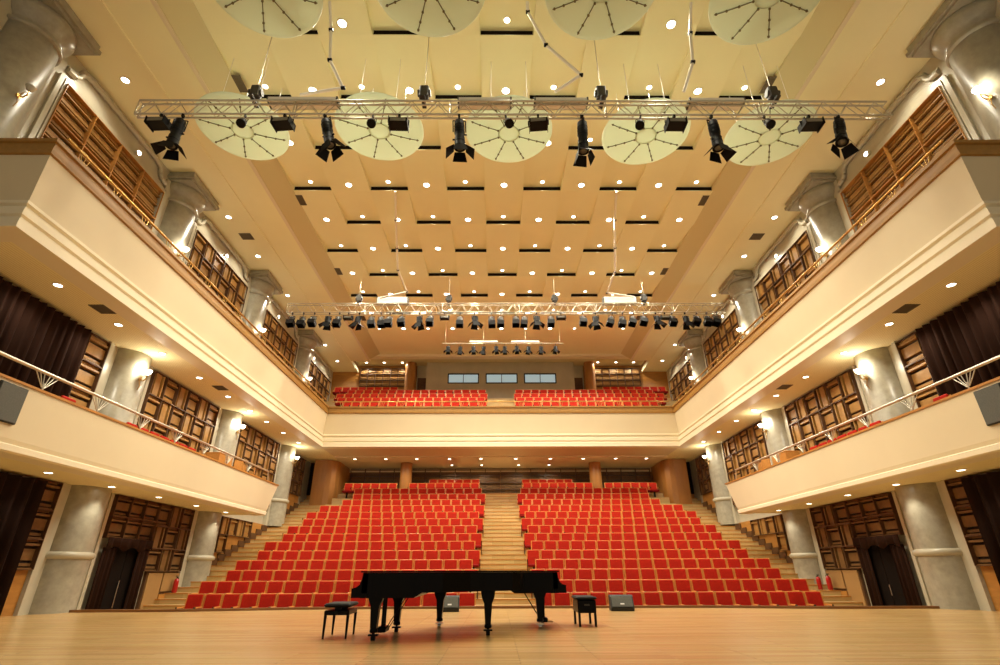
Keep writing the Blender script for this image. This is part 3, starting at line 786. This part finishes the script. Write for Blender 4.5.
for j in range(-3, 7):
    for i in range(-5, 6):
        slot = (i+j) % 2 != 0
        if j == 6 and not slot: pass
        if j == -3 and i not in (-3, 0, 3): continue
        if j == -2 and i in (-4+0,): pass
        y = YBnd(j)-.33
        z = CZ+(RISE*(PY_-.33)/PY_-.0 if slot and j < 6 else 0)
        lab = '%s ceiling downlight, %s row of the coffered ceiling from the stage, %s across' % ('small' if slot else 'bright', ORD[j+3], ORD[i+5])
        if slot and j < 6: z -= .008
        downlight(XC(i), y, z, lab, .075 if slot else .11, L_small if slot else L_main)
for s in (-1, 1):
    for k, y in enumerate([10.5, 16.88, 19.71, 23.36, 29.79, 32.5]):
        downlight(s*11.12 if s < 0 else 11.1, y, 14.0, 'downlight in the %s ceiling border above the gallery, %s from the stage' % (SIDE[s], ORD[k]), .1, L_small)
    for k, y in enumerate([10.75, 12.93, 15.01, 17.24, 19.39, 21.37, 23.12, 25.15, 27.28]):
        downlight(s*10.83, y, 7.22, 'downlight under the %s upper gallery, %s from the stage' % (SIDE[s], ORD[k]), .09, L_soff)
    for k, y in enumerate([12.62, 14.85, 17.05, 19.3, 21.5]):
        downlight(s*11.02, y, 3.12, 'downlight under the %s lower balcony, %s from the stage' % (SIDE[s], ORD[k]), .09, L_low)
    for k, x in enumerate([6.95, 8.25, 9.5]):
        downlight(s*x, 33.9, 14.45, 'downlight over the %s rear gallery seats, %s from the control booth' % (SIDE[s], ORD[k]), .09, L_soff)
    for k, y in enumerate([12.67, 18.65, 24.45, 30.3]):
        b = MB()
        r = thing('arch_lamp', 'small round lamp in the arch over the %s gallery wall panel, %s from the stage' % (SIDE[s], ORD[k]), 'wall light', (s*11.98, y, 13.3), group='small lamps in the upper wall arches')
        b.cyl((0, 0, 0), (-s*.1, 0, 0), .07, .09, 14); b.build('housing', M['white'], r)
        b = MB(); b.cyl((-s*.1, 0, 0), (-s*.115, 0, 0), .075, .075, 14); b.build('lens', M['lens'], r)
for k, x in enumerate([-8.85, -6.98, -5.1, -3.12, -1.21, .9, 3.0, 5.0, 6.98, 8.85]):
    downlight(x, 31.4, 7.16, 'downlight in the front line under the rear gallery, %s across' % ORD[k], .09, L_soff)
for k, x in enumerate([-3.13, -1.22, 1.15, 3.1]):
    downlight(x, 33.4, 7.16, 'downlight in the short back line under the rear gallery, %s across' % ORD[k], .08, L_soff)

# ------------------------------------------------------------------ sconces
L_sc = ldata('lamp_sconce', 'POINT', 34, .07)
for s in (-1, 1):
    for k, yc in enumerate(COLY):
        for lev, z in ((0, 6.72), (1, 11.3)):
            if lev == 0 and k == 0: continue
            lit = not (s < 0 and lev == 1 and k == 0)
            r = thing('wall_sconce', '%s brass sconce on the %s column %s, at %s level' % ('lit' if lit else 'unlit', SIDE[s], CN[k], 'upper gallery' if lev else 'lower balcony'), 'wall light', (s*11.35, yc-.1, z-.35), group='sconces on the marble columns')
            b = MB(); b.cyl((0, 0, 0), (-s*.03, 0, 0), .06, .06, 12); b.tube([(-s*.03, 0, 0), (-s*.12, 0, -.05), (-s*.2, 0, .02), (-s*.2, 0, .16)], .014, 6)
            b.tube([(0, 0, -.04), (-s*.06, 0, -.2), (-s*.02, 0, -.34)], .012, 6); b.tube([(-s*.03, 0, .04), (-s*.1, 0, .12), (-s*.2, 0, .1)], .01, 6)
            b.build('bracket', M['brass'], r)
            b = MB(); b.lathe([(.03, .15), (.07, .19), (.1, .26), (.11, .29), (.1, .29), (.06, .2), (.02, .17)], (-s*.2, 0, 0), 18); b.build('lamp_shade', M['glow' if lit else 'offglass'], r)
            if lit:
                lo = bpy.data.objects.new('lamp', L_sc); col.objects.link(lo); lo.parent = r; lo.location = (-s*.2, 0, .4)

# ------------------------------------------------------------------ ceiling grilles
def grille(x, y, z, wx, wy, label):
    r = thing('air_grille', label, 'vent', (x, y, z), group='air grilles in the ceilings')
    b = MB(); b.box(-wx/2, wx/2, -wy/2, -wy/2+.03, -.015, 0); b.box(-wx/2, wx/2, wy/2-.03, wy/2, -.015, 0); b.box(-wx/2, -wx/2+.03, -wy/2, wy/2, -.015, 0); b.box(wx/2-.03, wx/2, -wy/2, wy/2, -.015, 0)
    b.build('frame', M['grille'], r)
    b = MB(); n = int(wy/.05)
    for i in range(n): b.box(-wx/2+.03, wx/2-.03, -wy/2+.03+i*.05, -wy/2+.055+i*.05, -.01, -.002)
    b.box(-wx/2, wx/2, -wy/2, wy/2, -.002, 0)
    b.build('louvres', M['grille'], r)
for s in (-1, 1):
    for k, y in enumerate([10.86, 16.2, 21.5, 26.6]):
        grille(s*8.0, y, CZ-.001, .26, .6, 'dark air grille at the %s edge of the coffered ceiling, %s from the stage' % (SIDE[s], ORD[k]))
    grille(s*10.98, 18.2, 13.999, .5, .45, 'air grille in the %s ceiling border above the gallery' % SIDE[s])
    for k, y in enumerate([12.0, 18.35]): grille(s*10.63, y, 7.219, .4, .5, 'air grille under the %s upper gallery, %s the stage' % (SIDE[s], ['nearer', 'farther from'][k]))

# ------------------------------------------------------------------ trusses
def truss(name, x0, x1, y, z0, z1, dy, pitch, label):
    r = thing(name, label, 'lighting truss', (x0, y, z0)); L = x1-x0; H = z1-z0
    b = MB()
    for yy in (0, dy):
        for zz in (0, H): b.cyl((0, yy, zz), (L, yy, zz), .026, .026, 8)
    b.build('chord', M['alu'], r)
    b = MB(); n = int(L/pitch)
    for yy in (0, dy):
        for i in range(n):
            a = i*L/n; e = (i+1)*L/n; m = (a+e)/2
            b.cyl((a, yy, 0), (m, yy, H), .011, .011, 5); b.cyl((m, yy, H), (e, yy, 0), .011, .011, 5)
    for i in range(n+1):
        a = i*L/n; b.cyl((a, 0, H), (a, dy, H), .011, .011, 5); b.cyl((a, 0, 0), (a, dy, 0), .011, .011, 5)
        if i % 6 == 0: 
            for yy in (0, dy): b.cyl((a, yy, 0), (a, yy, H), .016, .016, 5)
    b.build('lattice', M['alu'], r)
    return r
truss('lighting_truss', -9.0, 9.4, 9.0, 10.96, 11.42, .12, .62, 'long aluminium box truss nearest the camera, carrying six large barn-door spotlights')
truss('lighting_truss', -10.4, 10.85, 22.0, 12.3, 12.78, .2, .62, 'distant aluminium box truss crowded with many small spotlights')
r = thing('lighting_bar', 'short pale lighting bar hanging behind the distant truss', 'lighting bar', (-3.4, 27, 12.86))
b = MB(); b.cyl((0, 0, 0), (7, 0, 0), .03, .03, 8); b.build('pipe', M['alu'], r)
b = MB(); b.box(1.6, 3.2, -.06, .06, .06, .16); b.box(4.0, 5.6, -.06, .06, .06, .16); b.build('cable_tray', M['conduit'], r)
b = MB()
for x in (.2, 2.4, 4.8, 6.8): b.cyl((x, 0, 0), (x, 0, CZ-12.86), .008, .008, 4)
b.build('cable', M['alu'], r)
# hoists
def hoist(x, y, z0, zc, label):
    r = thing('chain_hoist', label, 'hoist', (x, y, z0), group='chain hoists holding the trusses')
    b = MB(); b.bbox(-.12, .12, -.1, .1, .1, .48, .03); b.cyl((-.16, 0, .28), (.16, 0, .28), .09, .09, 12); b.build('motor_body', M['greym'], r)
    b = MB(); b.cyl((0, 0, .48), (0, 0, zc-z0), .012, .012, 5); b.build('chain', M['alu'], r)
    b = MB(); b.cyl((0, 0, 0), (0, 0, .1), .02, .02, 6); b.box(-.05, .05, -.2, .2, -.02, .02); b.build('hook', M['greym'], r)
for k, x in enumerate([-6.25, -2.06, 2.36, 6.67]): hoist(x, 9.06, 11.47, CZ, 'grey chain hoist on top of the near truss, %s across' % ORD[k])
for k, x in enumerate([-7.0, -2.6, 2.6, 7.0]): hoist(x, 22.1, 12.82, CZ, 'grey chain hoist on top of the distant truss, %s across' % ORD[k])

# ------------------------------------------------------------------ stage lanterns
def clampmb(b, z):
    b.box(-.025, .025, -.04, .04, z-.03, z+.05); b.cyl((0, 0, z-.14), (0, 0, z-.02), .012, .012, 6)
def barn_spot(name, label, cat, sc, group, short=False):
    """long black spotlight hanging on a yoke, pointing down, with four open barn doors"""
    r = thing(name, label, cat, group=group); r.scale = (sc,)*3
    zh = -.52 if short else -1.0; lw = 1.1 if short else 1
    b = MB(); clampmb(b, 0); zy = -.35 if short else -.5; b.tube([(-.15, 0, zy), (-.15, 0, -.14), (.15, 0, -.14), (.15, 0, zy)], .014, 6); b.build('yoke', M['blackm'], r)
    b = MB()
    if short: b.lathe([(.05, -.16), (.11, -.18), (.14, -.24), (.14, -.46), (.15, -.48), (.15, -.52), (.1, -.52), (.1, -.5)], n=20)
    else:
        b.lathe([(.08, -.14), (.115, -.18), (.125, -.48), (.105, -.62), (.11, -.66), (.12, -.7), (.12, -.95), (.14, -.97), (.14, -1.0), (.09, -1.0), (.09, -.98)], n=20)
        for z in (-.3, -.38, -.5, -.8): b.lathe([(.11, z), (.125, z-.01), (.125, z-.03), (.11, z-.04)], n=20)
        b.cyl((.11, 0, -.58), (.17, 0, -.58), .02, .02, 8); b.cyl((-.17, 0, -.75), (-.11, 0, -.75), .02, .02, 8)
    b.build('lamp_body', M['blackm'], r)
    b = MB(); b.lathe([(.001, zh+.008), (.088, zh+.008), (.088, zh+.016), (.001, zh+.016)], n=18); b.build('lens', M['lensd'], r)
    for k in range(4):
        a = k*PI/2; b = MB(); b.M = Matrix.Rotation(a, 4, 'Z') @ Matrix.Translation((.14, 0, zh)) @ Matrix.Rotation([.95, .15, .95, .3][k], 4, 'Y')
        # leaf hangs outward/down from the hinge line
        b.M = Matrix.Rotation(a, 4, 'Z') @ Matrix.Translation((.14, 0, zh)) @ Matrix.Rotation([-.8, -.15, -.8, -.3][k], 4, 'Y')
        w0, w1, h = .12*lw, .17*lw, .26*lw
        b.add([(-.003, -w0, 0), (-.003, w0, 0), (-.003, w1, -h), (-.003, -w1, -h), (.003, -w0, 0), (.003, w0, 0), (.003, w1, -h), (.003, -w1, -h)],
              [(0, 1, 2, 3), (4, 7, 6, 5), (0, 4, 5, 1), (1, 5, 6, 2), (2, 6, 7, 3), (3, 7, 4, 0)])
        b.build('barn_door', M['blackm'], r)
    return r
def par_can(name, label, group, sc=1, small=False):
    r = thing(name, label, 'spotlight', group=group); r.scale = (sc,)*3
    b = MB(); clampmb(b, 0); b.tube([(-.13, 0, -.3), (-.13, 0, -.14), (.13, 0, -.14), (.13, 0, -.3)], .012, 6); b.build('yoke', M['greym'], r)
    b = MB(); b.M = Matrix.Translation((0, 0, -.3)) @ Matrix.Rotation(-.25, 4, 'X') @ Matrix.Translation((0, 0, .3))
    b.lathe([(.03, -.14), (.08, -.16), (.11, -.22), (.12, -.42)], n=18)
    b.build('lamp_body', M['greym'], r)
    b2 = MB(); b2.M = b.M
    if small: b2.lathe([(.12, -.38), (.14, -.39), (.14, -.46), (.12, -.46)], n=18)
    else:
        b2.prism([(-.14, -.14), (.14, -.14), (.14, .14), (-.14, .14)], -.43, -.41, 'z')
        for a0, a1, c0, c1 in ((-.15, .15, -.15, -.142), (-.15, .15, .142, .15), (-.15, -.142, -.15, .15), (.142, .15, -.15, .15)): b2.box(a0, a1, c0, c1, -.63, -.4)
    b2.build('snoot', M['blackm'], r)
    return r
def flood(name, label, group, sc=1):
    r = thing(name, label, 'floodlight', group=group); r.scale = (sc,)*3
    b = MB(); clampmb(b, 0); b.tube([(-.24, 0, -.28), (-.24, 0, -.12), (.24, 0, -.12), (.24, 0, -.28)], .012, 6); b.build('yoke', M['blackm'], r)
    b = MB(); b.prism([(-.14, -.17), (.1, -.16), (.15, -.2), (.15, -.31), (-.14, -.31)], -.21, .21, 'x')
    b.build('lamp_body', M['blackm'], r)
    b = MB(); b.box(-.18, .18, -.155, -.142, -.29, -.2); b.build('reflector_glass', M['lensd'], r)
    for x in (-.22, .22):
        b = MB(); b.box(x-.006, x+.006, -.17, .17, -.35, -.15); b.build('side_plate', M['blackm'], r)
    return r
g = 'lanterns on the near truss'
p0 = None
spx = [-7.81, -4.39, -1.16, 1.81, 4.95, 8.04]
tilt = [(-.05, .0, .2), (-.1, .25, 2.6), (.0, -.05, .1), (0, -.12, 1.7), (0, 0, .3), (0, .3, .5)]
for k, x in enumerate(spx):
    lab = 'large black barn-door spotlight under the near truss, %s of six across' % ORD[k]
    if p0 is None: p0 = barn_spot('barn_door_spotlight', lab, 'spotlight', 1.0, g); o = p0
    else: o = dup(p0, label=lab)
    o.location = (x, 9.0, 10.88); o.rotation_euler = tilt[k]
p0 = None
for k, x in enumerate([-8.32, -5.36, -2.6, .75, 4.05, 7.32]):
    lab = 'black box floodlight under the near truss, %s of six across' % ORD[k]
    if p0 is None: p0 = flood('box_floodlight', lab, g); o = p0
    else: o = dup(p0, label=lab)
    o.location = (x, 9.0, 10.88); o.rotation_euler = (0, 0, random.uniform(-.12, .12))
p0 = None
for k, x in enumerate([-6.31, -3.24, -.03, 3.23, 6.24]):
    lab = 'small grey round-nosed lamp under the near truss, %s of five across' % ORD[k]
    if p0 is None: p0 = par_can('small_spotlight', lab, g, .78, True); o = p0
    else: o = dup(p0, label=lab)
    o.location = (x, 9.0, 10.88); o.rotation_euler = (random.uniform(-.2, .1), random.uniform(-.3, .3), 0)
g = 'lanterns on the distant truss'; p0 = None
for k, x in enumerate([-8.3, -6.86, -3.97, -1.32, 1.67, 4.52, 7.43, 8.85]):
    lab = 'black barn-door spotlight under the distant truss, %s of eight across' % ORD[k]
    if p0 is None: p0 = barn_spot('barn_door_spotlight', lab, 'spotlight', 1.0, g, True); o = p0
    else: o = dup(p0, label=lab)
    o.location = (x, 22, 12.22); o.rotation_euler = (random.uniform(-.15, .05), random.uniform(-.1, .1), random.uniform(-.5, .5))
p0 = None
NTH = ORD+['twenty-first', 'twenty-second', 'twenty-third', 'twenty-fourth', 'twenty-fifth']
for k, x in enumerate([-10.08, -9.55, -9.02, -7.82, -6.26, -5.81, -5.38, -4.8, -3.42, -2.01, -.51, -.05, .66, 1.11, 2.36, 3.9, 5.34, 5.83, 6.35, 6.85, 8.22, 9.42, 9.9, 10.4]):
    lab = 'square-snouted small spotlight under the distant truss, %s across' % NTH[k]
    if p0 is None: p0 = par_can('snooted_spotlight', lab, g, 1.12); o = p0
    else: o = dup(p0, label=lab)
    o.location = (x, 22, 12.22); o.rotation_euler = (random.uniform(-.2, .1), random.uniform(-.12, .12)+(0 if x < 4.5 else .18), 0)
p0 = None
for k, x in enumerate([-7.38, -2.75, 2.85, 7.87]):
    lab = 'box floodlight under the distant truss, %s of four across' % ORD[k]
    if p0 is None: p0 = flood('box_floodlight', lab, g, .95); o = p0
    else: o = dup(p0, label=lab)
    o.location = (x, 22, 12.22); o.rotation_euler = (0, 0, 0)
g = 'black spotlights on the short bar'; p0 = None
for k, x in enumerate([-3.04, -2.31, -1.59, -.98, -.29, .22, .9, 1.61, 2.31, 3.14]):
    lab = 'black barn-door spotlight on the short hanging bar, %s of ten across' % ORD[k]
    if p0 is None: p0 = barn_spot('barn_door_spotlight', lab, 'spotlight', .72, g, True); o = p0
    else: o = dup(p0, label=lab)
    o.location = (x, 27, 12.78); o.rotation_euler = (random.uniform(-.2, .2), random.uniform(-.15, .15), random.uniform(-.3, .3))

# ------------------------------------------------------------------ overhead reflector discs
def disc(x, y, z, label):
    r = thing('acoustic_reflector', label, 'reflector disc', (x, y, z), group='round green reflectors under the ceiling')
    R = 1.2
    b = MB(); b.lathe([(.001, -.0), (.4, -.004), (.8, .012), (1.1, .045), (R, .07), (R+.01, .08), (R, .09), (.8, .03), (.001, .02)], n=56); b.build('dish', M['green'], r)
    b = MB(); b.lathe([(.24, -.012), (.27, -.016), (.3, -.012), (.27, -.004)], n=32, caps=False); b.build('hub_ring', M['green'], r)
    for k in range(8):
        a = k*PI/4+.35; b = MB(); c = lambda q, zz: (q*cos(a), q*sin(a), zz)
        b.tube([c(.3, -.018), c(.62, -.012), c(.95, .01), c(1.1, .03)], .012, 6)
        for q, zz in ((.32, -.02), (.6, -.016), (.85, .0), (1.06, .026)): b.cyl(c(q, zz-.018), c(q, zz+.012), .026, .026, 8)
        b.build('rib', M['rib'], r)
    b = MB()
    for dx, dy in ((-.5, -.5), (.5, -.5), (-.5, .5), (.5, .5)): b.cyl((dx, dy, .03), (dx, dy, CZ-z-.02), .009, .009, 4)
    b.build('cable', M['conduit'], r)
    return r
for k, (x, y) in enumerate([(-7.28, 10.5), (-3.5, 10.5), (.09, 10.58), (3.94, 10.66), (7.45, 10.7)]):
    disc(x, y, 12, 'pale green ribbed reflector disc behind the near truss, %s of five across' % ORD[k])
for k, (x, y) in enumerate([(-5.15, 6.63), (-1.66, 6.6), (1.97, 6.66), (5.55, 6.77)]):
    disc(x, y, 12, 'pale green ribbed reflector disc overhead in front of the truss, %s of four across' % ORD[k])

# ------------------------------------------------------------------ folding white conduits and trays
CP = [[(-4.55, 8.35, 14.24), (-4.51, 8.65, 13.56), (-4.53, 8.95, 12.82), (-4.19, 9.25, 12.17), (-5.3, 9.35, 12.03)],
      [(.54, 8.33, 14.24), (.56, 8.5, 14.07), (1.02, 8.8, 13.21), (1.93, 9.15, 12.54), (1.26, 9.35, 12.16)],
      [(4.78, 8.35, 14.24), (4.77, 8.7, 13.55), (4.8, 8.95, 12.78), (4.58, 9.3, 12.11)],
      [(-4.16, 15.6, 14.24), (-4.41, 17.2, 14.1), (-4.63, 18.8, 13.81), (-4.83, 20.3, 13.62), (-4.61, 21.7, 13.25), (-5.93, 21.9, 13.03)],
      [(4.38, 15.6, 14.24), (4.65, 17.2, 14.1), (4.96, 18.8, 13.82), (5.24, 20.3, 13.51), (5.11, 21.7, 13.19), (6.47, 21.9, 13.08)]]
for k, pts in enumerate(CP):
    o0 = Vector(pts[0])
    r = thing('cable_conduit', 'jointed white cable conduit folding down to the %s truss, %s across' % ('near' if k < 3 else 'distant', ORD[k if k < 3 else k-3]), 'cable conduit', pts[0], group='jointed white cable conduits')
    P = [tuple(Vector(p)-o0) for p in pts]
    b = MB(); b.tube(P, .04 if k < 3 else .045, 8); b.build('tube', M['conduit'], r)
    b = MB()
    for p in P[1:-1]: b.cyl((p[0]-.05, p[1], p[2]), (p[0]+.05, p[1], p[2]), .05, .05, 10)
    b.build('joint', M['blackm'], r)
def tray(x0, x1, y, z, h, d, label):
    r = thing('cable_tray', label, 'cable tray', (x0, y, z), group='white cable trays on the trusses')
    b = MB(); L = x1-x0
    b.box(0, L, 0, d, 0, .02); b.box(0, L, 0, .02, 0, h); b.box(0, L, d-.02, d, 0, h); b.build('trough', M['conduit'], r)
    b = MB(); b.box(-.02, .02, 0, d, 0, h+.02); b.box(L-.02, L+.02, 0, d, 0, h+.02); b.build('end_cap', M['greym'], r)
    b = MB(); b.tube([(.1+t*(L-.2)/12, d*.5+.03*sin(t*2), .04+.02*cos(t*3)) for t in range(13)], .02, 6); b.build('cable', M['conduit'], r)
for k, (a, e) in enumerate([(-5.9, -4.2), (-1.2, .1), (.7, 2.0), (4.55, 5.9)]): tray(a, e, 9.0, 11.45, .1, .3, 'white cable tray lying on the near truss, %s across' % ORD[k])
for k, (a, e) in enumerate([(-6.1, -4.6), (5.0, 6.6)]): tray(a, e, 22.0, 12.81, .34, .3, 'white cable tray lying on the distant truss, %s across' % ORD[k])

# ------------------------------------------------------------------ world, camera
w = bpy.data.worlds.new('World'); scn.world = w; w.use_nodes = True
bg = w.node_tree.nodes['Background']; bg.inputs[0].default_value = (1, .92, .76, 1); bg.inputs[1].default_value = .5
cam = bpy.data.cameras.new('Camera'); co = bpy.data.objects.new('Camera', cam); col.objects.link(co)
cam.sensor_fit = 'HORIZONTAL'; cam.sensor_width = 36; cam.lens = 512/1000*36; cam.clip_end = 200; cam.clip_start = .05
Rv = Vector((0.99997661, -0.00574068, -0.00371936)); Uv = Vector((0.00093083, -0.424484, 0.90543496)); Fv = Vector((0.00677662, 0.90541724, 0.42446872))
co.matrix_world = Matrix(((Rv.x, Uv.x, -Fv.x, -.26), (Rv.y, Uv.y, -Fv.y, 0), (Rv.z, Uv.z, -Fv.z, .9), (0, 0, 0, 1)))
scn.camera = co
scn.view_settings.view_transform = 'Standard'; scn.view_settings.look = 'None'
scn.view_settings.exposure = -.46; scn.view_settings.gamma = 1; scn.view_settings.use_curve_mapping = False
scn.cycles.max_bounces = 8; scn.cycles.diffuse_bounces = 5; scn.cycles.glossy_bounces = 3
scn.cycles.sample_clamp_indirect = 4; scn.cycles.use_light_tree = True
scn.cycles.use_denoising = True
